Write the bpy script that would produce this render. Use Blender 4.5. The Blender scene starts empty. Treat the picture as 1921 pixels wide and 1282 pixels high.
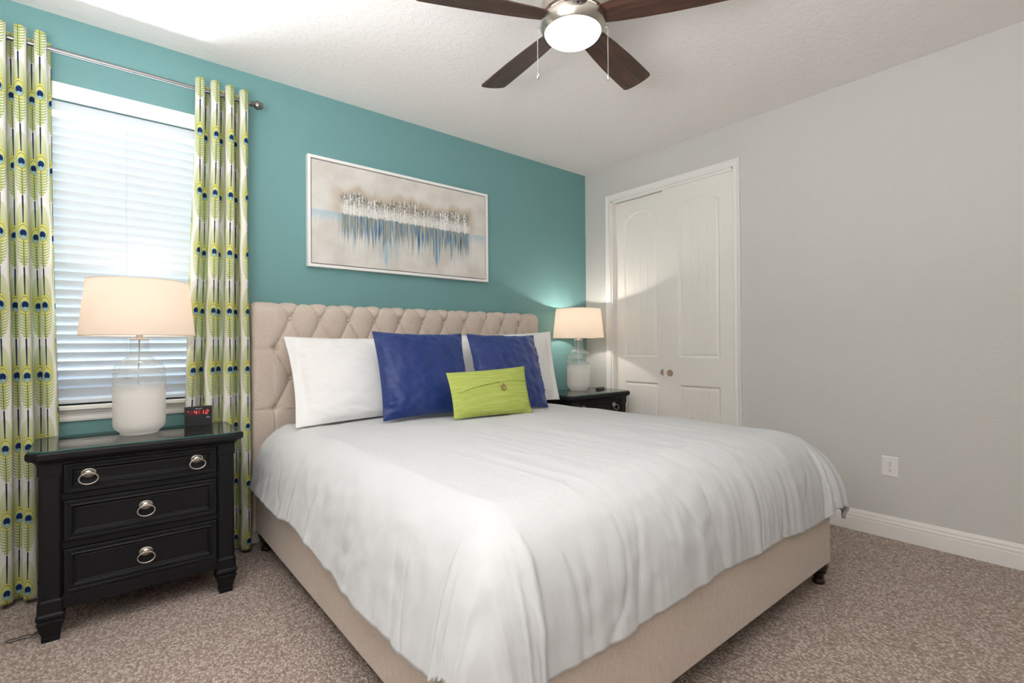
import bpy, bmesh, math, random
from mathutils import Vector, Matrix, noise as mnoise
from mathutils.geometry import tessellate_polygon
PI = math.pi
C = bpy.context.scene.collection
SC = bpy.context.scene
random.seed(7)

# ------------------------------------------------------------------ camera
CH = 2.74                                   # ceiling height
YAW, PITCH, ROLL = math.radians(50.613), math.radians(0.299), math.radians(-0.397)
FPX = 935.9
fw = Vector((math.cos(YAW)*math.cos(PITCH), math.sin(YAW)*math.cos(PITCH), math.sin(PITCH)))
rt = Vector((math.sin(YAW), -math.cos(YAW), 0)); up = rt.cross(fw)
r2 = math.cos(ROLL)*rt + math.sin(ROLL)*up
u2 = -math.sin(ROLL)*rt + math.cos(ROLL)*up
cam = bpy.data.cameras.new('camera'); cam.sensor_width = 36.0; cam.lens = FPX/1921*36.0
cam.clip_start = 0.05
co = bpy.data.objects.new('camera', cam); C.objects.link(co)
co.matrix_world = Matrix(((r2.x, u2.x, -fw.x, -3.5517), (r2.y, u2.y, -fw.y, -3.2140),
                          (r2.z, u2.z, -fw.z, 1.1472), (0, 0, 0, 1)))
SC.camera = co

# ------------------------------------------------------------------ world, lights, exposure
SC.view_settings.view_transform = 'Standard'; SC.view_settings.look = 'None'
SC.view_settings.gamma = 1.0; SC.view_settings.use_curve_mapping = False
SC.view_settings.exposure = 0.03
SC.cycles.use_denoising = True
SC.cycles.max_bounces = 10; SC.cycles.diffuse_bounces = 5; SC.cycles.transparent_max_bounces = 16
SC.cycles.sample_clamp_indirect = 6.0
w = bpy.data.worlds.new('world'); SC.world = w; w.use_nodes = True
w.node_tree.nodes['Background'].inputs[0].default_value = (0.56, 0.78, 1.0, 1)
w.node_tree.nodes['Background'].inputs[1].default_value = 2.4

def area(name, loc, target, sx, sy, power, col, spread=180):
    l = bpy.data.lights.new(name, 'AREA'); l.shape = 'RECTANGLE'; l.size = sx; l.size_y = sy
    l.energy = power; l.color = col; l.spread = math.radians(spread)
    o = bpy.data.objects.new(name, l); C.objects.link(o); o.location = loc
    d = Vector(target) - Vector(loc)
    o.rotation_euler = d.to_track_quat('-Z', 'Y').to_euler()
    return o
def point(name, loc, power, col, r):
    l = bpy.data.lights.new(name, 'POINT'); l.energy = power; l.color = col; l.shadow_soft_size = r
    o = bpy.data.objects.new(name, l); C.objects.link(o); o.location = loc
    return o
# daylight arriving through the window: bright sky high up and light thrown up from the sunlit ground
area('daylight_sky', (-3.45, 1.05, 2.75), (-3.45, 0.0, 1.9), 1.6, 1.0, 30, (0.86, 0.94, 1.0))
area('daylight_ground', (-3.20, 1.06, -0.05), (-3.10, -0.25, 2.7), 3.0, 0.40, 310, (0.86, 0.94, 1.0))
# flash bounced off the ceiling from beside the camera
area('bounce_flash', (-3.95, -2.60, 1.50), (-3.90, -2.55, 2.74), 1.2, 1.2, 110, (0.955, 0.98, 1.0))

# ------------------------------------------------------------------ mesh building
class MB:
    def __init__(self): self.v = []; self.f = []; self.m = []; self.mi = 0
    def add(self, vs, fs):
        o = len(self.v); self.v += [tuple(p) for p in vs]
        for f in fs: self.f.append(tuple(o+i for i in f)); self.m.append(self.mi)
        return self
    def box(self, x0, x1, y0, y1, z0, z1):
        return self.add([(x, y, z) for z in (z0, z1) for y in (y0, y1) for x in (x0, x1)],
                        [(0, 2, 3, 1), (4, 5, 7, 6), (0, 1, 5, 4), (2, 6, 7, 3), (0, 4, 6, 2), (1, 3, 7, 5)])
    def lathe(self, prof, c=(0, 0, 0), n=48, axis='z', cap=True):
        vs = []; fs = []
        for (r, h) in prof:
            for k in range(n):
                a = 2*PI*k/n; p = (r*math.cos(a), r*math.sin(a), h)
                if axis == 'y': p = (p[0], -p[2], p[1])
                if axis == 'x': p = (p[2], p[0], p[1])
                vs.append((c[0]+p[0], c[1]+p[1], c[2]+p[2]))
        for i in range(len(prof)-1):
            for k in range(n):
                a = i*n+k; b = i*n+(k+1) % n
                fs.append((a, b, b+n, a+n))
        if cap:
            if prof[0][0] > 1e-6: fs.append(tuple(range(n-1, -1, -1)))
            if prof[-1][0] > 1e-6: fs.append(tuple(range((len(prof)-1)*n, len(prof)*n)))
        return self.add(vs, fs)
    def tube(self, pts, r, n=10, closed=False):
        pts = [Vector(p) for p in pts]; N = len(pts); vs = []; fs = []
        prev = None
        for i, p in enumerate(pts):
            a = pts[(i-1) % N] if (closed or i > 0) else p
            b = pts[(i+1) % N] if (closed or i < N-1) else p
            t = (b-a).normalized()
            if prev is None:
                q = Vector((0, 0, 1)) if abs(t.z) < .9 else Vector((1, 0, 0))
                nrm = t.cross(q).normalized()
            else:
                nrm = (prev - t*prev.dot(t)).normalized()
            prev = nrm; bn = t.cross(nrm)
            rr = r[i] if isinstance(r, (list, tuple)) else r
            for k in range(n):
                an = 2*PI*k/n; vs.append(p + nrm*math.cos(an)*rr + bn*math.sin(an)*rr)
        for i in range(N if closed else N-1):
            for k in range(n):
                a = i*n+k; b = i*n+(k+1) % n; j = ((i+1) % N)*n
                fs.append((a, b, j+(k+1) % n, j+k))
        if not closed: fs += [tuple(range(n-1, -1, -1)), tuple(range((N-1)*n, N*n))]
        return self.add(vs, fs)
    def loops(self, loops, cap0=True, cap1=True):
        n = len(loops[0]); vs = [p for l in loops for p in l]; fs = []
        for i in range(len(loops)-1):
            for k in range(n):
                a = i*n+k; b = i*n+(k+1) % n; fs.append((a, b, b+n, a+n))
        if cap0: fs.append(tuple(range(n-1, -1, -1)))
        if cap1: fs.append(tuple(range((len(loops)-1)*n, len(loops)*n)))
        return self.add(vs, fs)
    def grid(self, rows, closed_u=False):
        nu = len(rows[0]); vs = [p for r in rows for p in r]; fs = []
        for j in range(len(rows)-1):
            for i in range(nu if closed_u else nu-1):
                a = j*nu+i; b = j*nu+(i+1) % nu
                fs.append((a, b, b+nu, a+nu))
        return self.add(vs, fs)
    def build(self, name, mats, parent=None, smooth=None, bevel=0, seg=2, solid=0, solid_off=-1, sub=0, loc=None):
        me = bpy.data.meshes.new(name); me.from_pydata([tuple(p) for p in self.v], [], self.f)
        bm = bmesh.new(); bm.from_mesh(me); bmesh.ops.remove_doubles(bm, verts=bm.verts, dist=1e-6)
        bmesh.ops.recalc_face_normals(bm, faces=bm.faces); bm.to_mesh(me); bm.free()
        if not isinstance(mats, (list, tuple)): mats = [mats]
        for m in mats: me.materials.append(m)
        if len(mats) > 1 and len(me.polygons) == len(self.m):
            me.polygons.foreach_set('material_index', self.m)
        o = bpy.data.objects.new(name, me); C.objects.link(o)
        if smooth is not None:
            for p in me.polygons: p.use_smooth = True
            if smooth < 170: me.set_sharp_from_angle(angle=math.radians(smooth))
        if sub:
            s = o.modifiers.new('sub', 'SUBSURF'); s.levels = sub; s.render_levels = sub
        if solid:
            s = o.modifiers.new('solid', 'SOLIDIFY'); s.thickness = solid; s.offset = solid_off
        if bevel:
            b = o.modifiers.new('bevel', 'BEVEL'); b.width = bevel; b.segments = seg; b.limit_method = 'ANGLE'
            b.angle_limit = math.radians(35); b.harden_normals = True
        if loc is not None: o.location = loc
        if parent is not None: o.parent = parent
        return o

def tag(o, label, cat, group=None):
    o['label'] = label; o['category'] = cat
    if group: o['group'] = group
    return o
def thing(name, label, cat, loc=(0, 0, 0), rz=0, group=None):
    o = bpy.data.objects.new(name, None); C.objects.link(o); o.empty_display_size = .1
    o.location = loc; o.rotation_euler = (0, 0, rz)
    return tag(o, label, cat, group)
def struct(o): o['kind'] = 'structure'; return o
def copy_tree(o, parent=None):
    c = o.copy(); C.objects.link(c)
    if parent is not None: c.parent = parent
    for ch in list(o.children): copy_tree(ch, c)
    return c
def interp(tab, x):
    if x <= tab[0][0]: return tab[0][1:]
    for a, b in zip(tab, tab[1:]):
        if x <= b[0]:
            t = (x-a[0])/(b[0]-a[0]); return tuple(p+(q-p)*t for p, q in zip(a[1:], b[1:]))
    a, b = tab[-2], tab[-1]; t = (x-a[0])/(b[0]-a[0])
    return tuple(p+(q-p)*t for p, q in zip(a[1:], b[1:]))
def sstep(a, b, x):
    t = min(1, max(0, (x-a)/(b-a))); return t*t*(3-2*t)
def nz(x, y, z=0.0): return mnoise.noise(Vector((x, y, z)))

# ------------------------------------------------------------------ node expressions
class X:
    def __init__(s, nt, v): s.nt = nt; s.v = v
    def _o(s, op, *a, clamp=False):
        n = s.nt.nodes.new('ShaderNodeMath'); n.operation = op; n.use_clamp = clamp
        for i, q in enumerate((s,)+a):
            q = q.v if isinstance(q, X) else q
            if isinstance(q, (int, float)): n.inputs[i].default_value = q
            else: s.nt.links.new(q, n.inputs[i])
        return X(s.nt, n.outputs[0])
    def __add__(s, o): return s._o('ADD', o)
    __radd__ = __add__
    def __sub__(s, o): return s._o('SUBTRACT', o)
    def __rsub__(s, o): return X(s.nt, o)._o('SUBTRACT', s) if isinstance(o, (int, float)) else o-s
    def __mul__(s, o): return s._o('MULTIPLY', o)
    __rmul__ = __mul__
    def __truediv__(s, o): return s._o('DIVIDE', o)
    def floor(s): return s._o('FLOOR')
    def fract(s): return s._o('FRACT')
    def abs(s): return s._o('ABSOLUTE')
    def mod(s, o): return s._o('FLOORED_MODULO', o)
    def sin(s): return s._o('SINE')
    def sqrt(s): return s._o('SQRT')
    def lt(s, o): return s._o('LESS_THAN', o)
    def gt(s, o): return s._o('GREATER_THAN', o)
    def min(s, o): return s._o('MINIMUM', o)
    def max(s, o): return s._o('MAXIMUM', o)
    def clamp(s): return s._o('ADD', 0.0, clamp=True)
    def step(s, a, b):                        # smooth step from a to b
        n = s.nt.nodes.new('ShaderNodeMapRange'); n.interpolation_type = 'SMOOTHSTEP'
        s.nt.links.new(s.v, n.inputs[0])
        for i, q in ((1, a), (2, b)):
            q = q.v if isinstance(q, X) else q
            if isinstance(q, (int, float)): n.inputs[i].default_value = q
            else: s.nt.links.new(q, n.inputs[i])
        return X(s.nt, n.outputs[0])
def mixc(nt, fac, a, b):
    n = nt.nodes.new('ShaderNodeMix'); n.data_type = 'RGBA'
    for i, q in ((0, fac), (6, a), (7, b)):
        q = q.v if isinstance(q, X) else q
        if isinstance(q, (int, float)): n.inputs[i].default_value = q
        elif isinstance(q, tuple): n.inputs[i].default_value = (*q, 1)
        else: nt.links.new(q, n.inputs[i])
    return n.outputs[2]
def comb(nt, x, y, z=0.0):
    n = nt.nodes.new('ShaderNodeCombineXYZ')
    for i, q in enumerate((x, y, z)):
        q = q.v if isinstance(q, X) else q
        if isinstance(q, (int, float)): n.inputs[i].default_value = q
        else: nt.links.new(q, n.inputs[i])
    return n.outputs[0]
def noise(nt, vec, scale, detail=2.0, rough=.5, dist=0.0):
    n = nt.nodes.new('ShaderNodeTexNoise'); n.inputs['Scale'].default_value = scale
    n.inputs['Detail'].default_value = detail; n.inputs['Roughness'].default_value = rough
    n.inputs['Distortion'].default_value = dist
    nt.links.new(vec, n.inputs['Vector']); return X(nt, n.outputs[0])
def coords(nt, which='Object'):
    return nt.nodes.new('ShaderNodeTexCoord').outputs[which]
def sep(nt, vec):
    n = nt.nodes.new('ShaderNodeSeparateXYZ'); nt.links.new(vec, n.inputs[0])
    return [X(nt, n.outputs[i]) for i in range(3)]
def position(nt): return nt.nodes.new('ShaderNodeNewGeometry').outputs['Position']
def scaled(nt, vec, s):
    n = nt.nodes.new('ShaderNodeVectorMath'); n.operation = 'MULTIPLY'
    nt.links.new(vec, n.inputs[0]); n.inputs[1].default_value = s; return n.outputs[0]
def bump(nt, h, strength, dist):
    n = nt.nodes.new('ShaderNodeBump'); n.inputs['Strength'].default_value = strength
    n.inputs['Distance'].default_value = dist
    nt.links.new(h.v if isinstance(h, X) else h, n.inputs['Height'])
    return n.outputs['Normal']
def mat(name, col=(.8, .8, .8), rough=.5, metal=0.0, spec=.5, sheen=0.0):
    m = bpy.data.materials.new(name); m.use_nodes = True
    b = m.node_tree.nodes['Principled BSDF']
    b.inputs['Base Color'].default_value = (*col, 1); b.inputs['Roughness'].default_value = rough
    b.inputs['Metallic'].default_value = metal; b.inputs['Specular IOR Level'].default_value = spec
    if sheen: b.inputs['Sheen Weight'].default_value = sheen
    return m
def pb(m): return m.node_tree, m.node_tree.nodes['Principled BSDF']
def sr(r, g, b):                                   # sRGB 0-255 to linear
    f = lambda c: (c/255/12.92) if c <= 10 else ((c/255+.055)/1.055)**2.4
    return (f(r), f(g), f(b))
def mottled(m, c0, c1, scale, fac=1.0, stretch=(1, 1, 1), detail=3):
    nt, b = pb(m); n = noise(nt, scaled(nt, coords(nt), stretch), scale, detail)
    nt.links.new(mixc(nt, n.step(.3, .7)*fac, c0, c1), b.inputs['Base Color']); return n
def textured(m, scale, strength, dist, stretch=(1, 1, 1), detail=2):
    nt, b = pb(m); n = noise(nt, scaled(nt, coords(nt), stretch), scale, detail)
    nt.links.new(bump(nt, n, strength, dist), b.inputs['Normal']); return m

# ------------------------------------------------------------------ materials
def wall_mat(name, col, strength=.35):
    m = mat(name, col, .55, spec=.35); nt, b = pb(m)
    n = noise(nt, position(nt), 95, 2).step(.42, .68)
    nt.links.new(bump(nt, n, strength, .0015), b.inputs['Normal']); return m
M_TEAL = wall_mat('teal paint', sr(113, 157, 157))
M_GREY = wall_mat('grey paint', sr(212, 210, 206))
m = M_CEIL = mat('knockdown ceiling', sr(245, 240, 237), .8, spec=.2); nt, b = pb(m)
n1 = noise(nt, position(nt), 30, 3, .55, .6).step(.5, .56)
nt.links.new(bump(nt, n1, .35, .003), b.inputs['Normal'])
M_TRIM = mat('white trim paint', sr(240, 237, 233), .35)
M_DOOR = mat('white door paint', sr(241, 237, 231), .4)
m = M_CARPET = mat('looped carpet', (.4, .3, .25), .95, spec=.1); nt, b = pb(m)
p = scaled(nt, position(nt), (1, 1, 0))
wob = nt.nodes.new('ShaderNodeVectorRotate'); wob.inputs['Angle'].default_value = .12; wob.rotation_type = 'Z_AXIS'
nt.links.new(p, wob.inputs['Vector'])
vo = nt.nodes.new('ShaderNodeTexVoronoi'); vo.inputs['Scale'].default_value = 1.0; vo.inputs['Randomness'].default_value = .75
nt.links.new(scaled(nt, wob.outputs[0], (118, 98, 1)), vo.inputs['Vector'])
dist = X(nt, vo.outputs['Distance'])
cr, cg, cb_ = sep(nt, vo.outputs['Color'])
fine = noise(nt, p, 420, 2)
tone = (cr*.55 + fine*.45)
c1 = mixc(nt, tone.step(.25, .75), sr(172, 156, 146), sr(214, 201, 192))
c2 = mixc(nt, dist.step(.32, .72)*.60, c1, sr(128, 106, 92))
nt.links.new(c2, b.inputs['Base Color'])
nt.links.new(bump(nt, (1.0-dist)*1.0 + fine*.25, .9, .006), b.inputs['Normal'])
m = M_LINEN = mat('beige linen', sr(203, 184, 168), .9, spec=.15, sheen=.2); nt, b = pb(m)
oc = coords(nt)
a1 = noise(nt, scaled(nt, oc, (60, 60, 900)), 1.0, 2); a2 = noise(nt, scaled(nt, oc, (900, 900, 60)), 1.0, 2)
nt.links.new(mixc(nt, (a1*.5+a2*.5).step(.35, .65), sr(192, 176, 162), sr(216, 203, 191)), b.inputs['Base Color'])
nt.links.new(bump(nt, a1+a2, .25, .001), b.inputs['Normal'])
M_SEAM = mat('linen crease', sr(120, 98, 82), .9)
m = M_SHEET = mat('white cotton', (.64, .648, .657), .8, spec=.15)
nt, b = pb(m)
wk = noise(nt, scaled(nt, coords(nt), (13, 13, 2.6)), 1.0, 4, .6, .5)
nt.links.new(bump(nt, (wk-.5).abs()*-1.0 + noise(nt, coords(nt), 9, 3, .6, .4)*.5, .22, .016), b.inputs['Normal'])
m = M_PILLOW = mat('white pillow cotton', (.86, .855, .85), .75, spec=.2, sheen=.15)
nt, b = pb(m); nt.links.new(bump(nt, noise(nt, coords(nt), 16, 4, .6, .6), .2, .012), b.inputs['Normal'])
m = M_NAVY = mat('navy velvet', sr(24, 46, 108), .42, spec=.4, sheen=.28); nt, b = pb(m)
b.inputs['Sheen Tint'].default_value = (.35, .45, .9, 1)
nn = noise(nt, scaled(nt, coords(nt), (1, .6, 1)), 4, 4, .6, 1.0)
nt.links.new(mixc(nt, nn.step(.35, .7), sr(20, 48, 112), sr(46, 62, 120)), b.inputs['Base Color'])  # broad paler blotches put the velvet's sheen into the colour
nt.links.new(bump(nt, nn, .22, .02), b.inputs['Normal'])
m = M_LIME = mat('lime ribbed cotton', sr(170, 184, 88), .85, spec=.2); nt, b = pb(m)
st = noise(nt, scaled(nt, coords(nt), (9, 520, 9)), 1.0, 3)
nt.links.new(mixc(nt, st.step(.35, .65), sr(166, 181, 86), sr(190, 202, 112)), b.inputs['Base Color'])
nt.links.new(bump(nt, st, .4, .003), b.inputs['Normal'])
M_BLACK = mat('black lacquer', (.0075, .0075, .009), .48, spec=.25)
textured(M_BLACK, 300, .04, .001)
M_NICKEL = mat('brushed nickel', sr(190, 182, 172), .28, 1.0)
M_PEWTER = mat('pewter grey metal', sr(140, 138, 138), .35, 1.0)
M_CHROME = mat('polished chrome', sr(220, 220, 220), .1, 1.0)
M_DARK = mat('black plastic', (.012, .012, .014), .35)
M_DARKWOOD = mat('espresso wood', sr(38, 20, 14), .35)
m = M_WALNUT = mat('walnut veneer', sr(66, 42, 32), .45); nt, b = pb(m)
g1 = noise(nt, scaled(nt, coords(nt), (2.2, 26, 4)), 1.0, 5, .6, 1.4)
nt.links.new(mixc(nt, g1.step(.3, .7), sr(46, 28, 21), sr(92, 60, 46)), b.inputs['Base Color'])
M_LEAF = mat('blind white', (.70, .73, .77), .5)
nt, b = pb(M_LEAF)
def add_translucent(m, col, f):
    nt, b = pb(m); t = nt.nodes.new('ShaderNodeBsdfTranslucent'); t.inputs[0].default_value = (*col, 1)
    mx = nt.nodes.new('ShaderNodeMixShader'); mx.inputs[0].default_value = f
    nt.links.new(b.outputs[0], mx.inputs[1]); nt.links.new(t.outputs[0], mx.inputs[2])
    nt.links.new(mx.outputs[0], nt.nodes['Material Output'].inputs[0]); return t
add_translucent(M_LEAF, (.8, .87, .95), .12)
m = M_SHADE = mat('cream lamp shade', sr(250, 243, 234), .9, spec=.1)
textured(m, 500, .15, .001, (1, 1, .3)); add_translucent(m, sr(255, 246, 238), .74)
def thin_fresnel(nt, ior=1.5):
    ge = nt.nodes.new('ShaderNodeNewGeometry'); fr = nt.nodes.new('ShaderNodeFresnel')
    nt.links.new((X(nt, ge.outputs['Backfacing'])*(1/ior-ior) + ior).v, fr.inputs[0]); return fr
def clear_glass(name, tint, rough=.0, ior=1.5):
    m = bpy.data.materials.new(name); m.use_nodes = True; nt = m.node_tree; nt.nodes.clear()
    o = nt.nodes.new('ShaderNodeOutputMaterial'); t = nt.nodes.new('ShaderNodeBsdfTransparent')
    g = nt.nodes.new('ShaderNodeBsdfGlossy'); fr = thin_fresnel(nt, ior); mx = nt.nodes.new('ShaderNodeMixShader')
    t.inputs[0].default_value = (*tint, 1); g.inputs['Roughness'].default_value = rough
    nt.links.new(fr.outputs[0], mx.inputs[0]); nt.links.new(t.outputs[0], mx.inputs[1]); nt.links.new(g.outputs[0], mx.inputs[2])
    nt.links.new(mx.outputs[0], o.inputs[0]); return m
M_GLASS = clear_glass('clear glass', (.97, .99, .985))
M_PANE = clear_glass('window pane glass', (.97, .985, .98))
M_EDGE = mat('green glass edge', sr(40, 92, 84), .1, spec=.8)
# lamp jug: clear glass above fading into milky frosted glass below
m = M_JUG = bpy.data.materials.new('ombre jug glass'); m.use_nodes = True; nt = m.node_tree; b = nt.nodes['Principled BSDF']
b.inputs['Base Color'].default_value = (*sr(250, 247, 243), 1); b.inputs['Roughness'].default_value = .35
tl = nt.nodes.new('ShaderNodeBsdfTranslucent'); tl.inputs[0].default_value = (.9, .88, .85, 1)
mk = nt.nodes.new('ShaderNodeMixShader'); mk.inputs[0].default_value = .35
nt.links.new(b.outputs[0], mk.inputs[1]); nt.links.new(tl.outputs[0], mk.inputs[2])
t = nt.nodes.new('ShaderNodeBsdfTransparent'); t.inputs[0].default_value = (.97, .985, .98, 1)
g = nt.nodes.new('ShaderNodeBsdfGlossy'); g.inputs['Roughness'].default_value = .03
fr = thin_fresnel(nt)
cg_ = nt.nodes.new('ShaderNodeMixShader'); nt.links.new(fr.outputs[0], cg_.inputs[0])
nt.links.new(t.outputs[0], cg_.inputs[1]); nt.links.new(g.outputs[0], cg_.inputs[2])
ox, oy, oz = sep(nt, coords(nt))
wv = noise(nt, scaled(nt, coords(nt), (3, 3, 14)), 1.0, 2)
band = noise(nt, comb(nt, ox*5.0, oy*5.0, oz*38.0), 1.0, 2)  # white bands painted into the clear upper glass for refracted blind slats
milk_glint = (1.0 - ((oz + (wv-.5)*.03).step(.17, .26)*.86 + .05)).max(band.step(.42, .62)*.24*oz.step(.40, .33) + .06)
mj = nt.nodes.new('ShaderNodeMixShader'); nt.links.new(milk_glint.v, mj.inputs[0])
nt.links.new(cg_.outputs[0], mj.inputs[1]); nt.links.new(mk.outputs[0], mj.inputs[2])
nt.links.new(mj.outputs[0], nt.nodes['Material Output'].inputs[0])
def glow(name, col, s):
    m = bpy.data.materials.new(name); m.use_nodes = True; nt = m.node_tree; nt.nodes.clear()
    o = nt.nodes.new('ShaderNodeOutputMaterial'); e = nt.nodes.new('ShaderNodeEmission')
    e.inputs[0].default_value = (*col, 1); e.inputs[1].default_value = s; nt.links.new(e.outputs[0], o.inputs[0]); return m
M_DOME = glow('lit opal glass', (1.0, .89, .78), 5.2)
M_BULB = glow('lit bulb', (1.0, .80, .60), 12)
M_LED = glow('red led', (1.0, .06, .07), 3.0)
M_DISPLAY = mat('dark red display', sr(88, 38, 40), .2)
M_MARK = mat('pale print', (.6, .6, .62), .5)
M_CORD = mat('clear lamp cord', (.55, .57, .6), .4)
M_BUTTON = mat('brown coconut button', sr(150, 112, 84), .6)
M_FLOORCORD = mat('black cord', (.02, .02, .02), .6)
M_OUTLET = mat('white outlet plastic', sr(238, 236, 232), .35)
M_SLOT = mat('dark slot', (.02, .02, .02), .8)
M_CLOSET = mat('closet interior', (.25, .24, .23), .9)
# peacock feather curtain print: UV in metres of cloth
CU, CV = .0660, .317
m = M_CURTAIN = mat('peacock print cotton', (.8, .8, .8), .85, spec=.15); nt, b = pb(m)
uu, vv, _ = sep(nt, coords(nt, 'UV'))
ci = (uu/CU).floor(); a = ((uu/CU).fract() - .5)*CU
par = ci.mod(2.0)
bb = ((vv/CV + par*.5).fract() - .5)*CV
y = bb*(1.0 - par*2.0)                             # local, feather the right way up
wob = noise(nt, comb(nt, uu*30.0, vv*8.0), 1.0, 1)
aa = a.abs()
def ell(cx, cy, rx, ry):
    dx = (a-cx)/rx; dy = (y-cy)/ry; return (dx*dx + dy*dy).sqrt()
WHITE = sr(243, 241, 236)
plume = ell(0, -.005, .0315, .142) + (wob-.5)*.12
ribs = ((y - a*a*22.0)/.0120).fract()
fringe = (a/.0042 + y*3.0).fract()
low = y.lt(0.0)
ribm = ribs.step(.42, .52); frm = fringe.step(.45, .70)*(y.step(.02, .13)*.75+.25)
inside = 1.0 - plume.step(.96, 1.0)
gcol = mixc(nt, low, sr(204, 211, 150), sr(174, 188, 88))
lines = ribm*low + frm*(1.0-low)
core = 1.0 - aa.step(.004, .012)
gsurf = mixc(nt, lines*(1.0-core*low*.6), gcol, WHITE)
col = mixc(nt, inside, WHITE, gsurf)
e1 = ell(0, .004, .0235, .048)
col = mixc(nt, 1.0-e1.step(.97, 1.02), col, sr(206, 208, 108))
col = mixc(nt, 1.0-ell(0, .004, .0210, .0435).step(.97, 1.02), col, sr(224, 222, 138))
rg = ell(0, .003, .0175, .034)
col = mixc(nt, rg.step(.92, .96)*(1.0-rg.step(1.0, 1.04)), col, sr(110, 118, 80))
# stem: thick through the fringe above the eye, thin through the ribs below
wst = ((y+.15).fract().step(.12, .30)*.0020 + .0010)
stem = (1.0-aa.step(wst*.8, wst*1.1))*((y.gt(.045)).max(y.lt(-.03)))
col = mixc(nt, stem, col, sr(34, 48, 88))
col = mixc(nt, 1.0-ell(0, -.004, .0155, .0225).step(.96, 1.02), col, sr(160, 196, 194))
navy = (1.0-ell(0, .0, .0118, .0155).step(.94, 1.02))*(ell(0, -.0165, .0065, .0075).step(.95, 1.05))
col = mixc(nt, navy, col, sr(30, 52, 100))
nt.links.new(col, b.inputs['Base Color'])
tr = add_translucent(m, (.8, .8, .8), .28); nt.links.new(col, tr.inputs[0])
# abstract painting: drips and palette-knife marks, UV 0..1
m = M_CANVAS = mat('painted canvas', (.8, .8, .8), .7); nt, b = pb(m)
pu, pv, _ = sep(nt, coords(nt, 'UV')); t = 1.0-pv
soft = noise(nt, comb(nt, pu*6.0, t*3.0), 1.0, 3)
col = mixc(nt, soft.step(.35, .65), sr(206, 200, 192), sr(222, 218, 212))
colx = pu*85.0
cn1 = noise(nt, comb(nt, colx, 3.1), 1.0, 1); cn2 = noise(nt, comb(nt, colx*1.7, 9.4), 1.0, 1)
cn3 = noise(nt, comb(nt, pu*14.0, 5.5), 1.0, 2); cn4 = noise(nt, comb(nt, colx*.55, 17.0), 1.0, 1)
cn5 = noise(nt, comb(nt, colx*2.6, 27.0), 1.0, 1)
env = pu.step(.115, .155)*(1.0-pu.step(.875, .905))
envs = pu.step(.06, .16)*(1.0-pu.step(.87, .95))
# washes of pale blue under the horizon at both sides
wash = (1.0-pu.step(.13, .22)).max(pu.step(.85, .93))
col = mixc(nt, wash*t.step(.470, .485)*(1.0-t.step(.50, cn1*.25+.48))*.55, col, sr(150, 190, 208))
# tan haze above
hz = envs*t.step(cn3*.22+.06, cn3*.22+.16)*(1.0-t.step(.44, .52))
col = mixc(nt, hz*.75, col, sr(178, 160, 136))
# long pale drips
dl = env*t.step(.45, .5)*(1.0-t.step(.62, cn4*.7+.55))*cn5.step(.42, .62)
col = mixc(nt, dl*.6, col, sr(160, 176, 176))
dl2 = envs*t.step(.47, .5)*cn2.step(.60, .64)*(1.0-t.step(.70, 1.05))
col = mixc(nt, dl2*.5, col, sr(146, 180, 200))
dl3 = pu.step(.02, .1)*t.step(.5, .55)*cn5.step(.70, .73)
col = mixc(nt, dl3*.35, col, sr(150, 148, 138))
# a few long single drips
for u0_, w_, t1_, c_, f_ in ((.372, .011, 1.02, sr(140, 186, 206), .7), (.430, .006, .95, sr(150, 190, 205), .5), (.668, .0085, .95, sr(74, 140, 180), .85), (.684, .004, .90, sr(90, 150, 186), .7),
                             (.765, .005, .86, sr(64, 128, 170), .8), (.56, .006, .78, sr(104, 118, 112), .7), (.20, .005, .92, sr(150, 186, 200), .5), (.865, .006, .80, sr(110, 160, 186), .6), (.60, .004, .82, sr(110, 160, 186), .5)):
    dd_ = (pu + (cn1-.5)*.004 - u0_).abs()
    col = mixc(nt, (1.0-dd_.step(w_*.6, w_))*t.step(.46, .50)*(1.0-t.step(t1_-.12, t1_))*f_, col, c_)
# strong blue and navy drips below the band
ln = cn1*.62+cn3*.10-.10
dd = env*t.step(.455, .475)*(1.0-t.step(ln+.36, ln+.48))*(cn4.step(.30, .44)*.8+.2)
hue = noise(nt, comb(nt, colx*1.2, t*4.0, 44.0), 1.0, 2)
dc = mixc(nt, hue.step(.50, .56), sr(128, 136, 126), sr(52, 118, 166))
dc = mixc(nt, hue.step(.60, .66), dc, sr(30, 50, 70))
dc = mixc(nt, cn5.step(.56, .60), dc, sr(196, 194, 182))
col = mixc(nt, dd*.92, col, dc)
# white scraped band with dark flecks
top = cn1*.20+cn3*.18+.06
tj = t + (cn2-.5)*.05 + (cn5-.5)*.03
band = env*t.step(top, top+.05)*(1.0-tj.step(.470, .490))
fl = noise(nt, comb(nt, pu*150.0, t*30.0), 1.0, 3)
fl2 = noise(nt, comb(nt, pu*130.0, t*9.0, 7.0), 1.0, 2)
bc = mixc(nt, cn2.step(.40, .52), sr(238, 236, 230), sr(170, 160, 144))
bc = mixc(nt, fl.step(.53, .59), bc, sr(96, 96, 92))
bc = mixc(nt, fl2.step(.58, .62), bc, sr(56, 104, 140))
bc = mixc(nt, (1.0-fl2.step(.33, .36)), bc, sr(84, 70, 56))
bc = mixc(nt, t.step(.33, .42)*fl.step(.30, .50)*.75, bc, sr(242, 240, 236))
col = mixc(nt, band*.9, col, bc)
nt.links.new(col, b.inputs['Base Color'])
nt.links.new(bump(nt, band*fl*1.0, .6, .004), b.inputs['Normal'])

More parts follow.
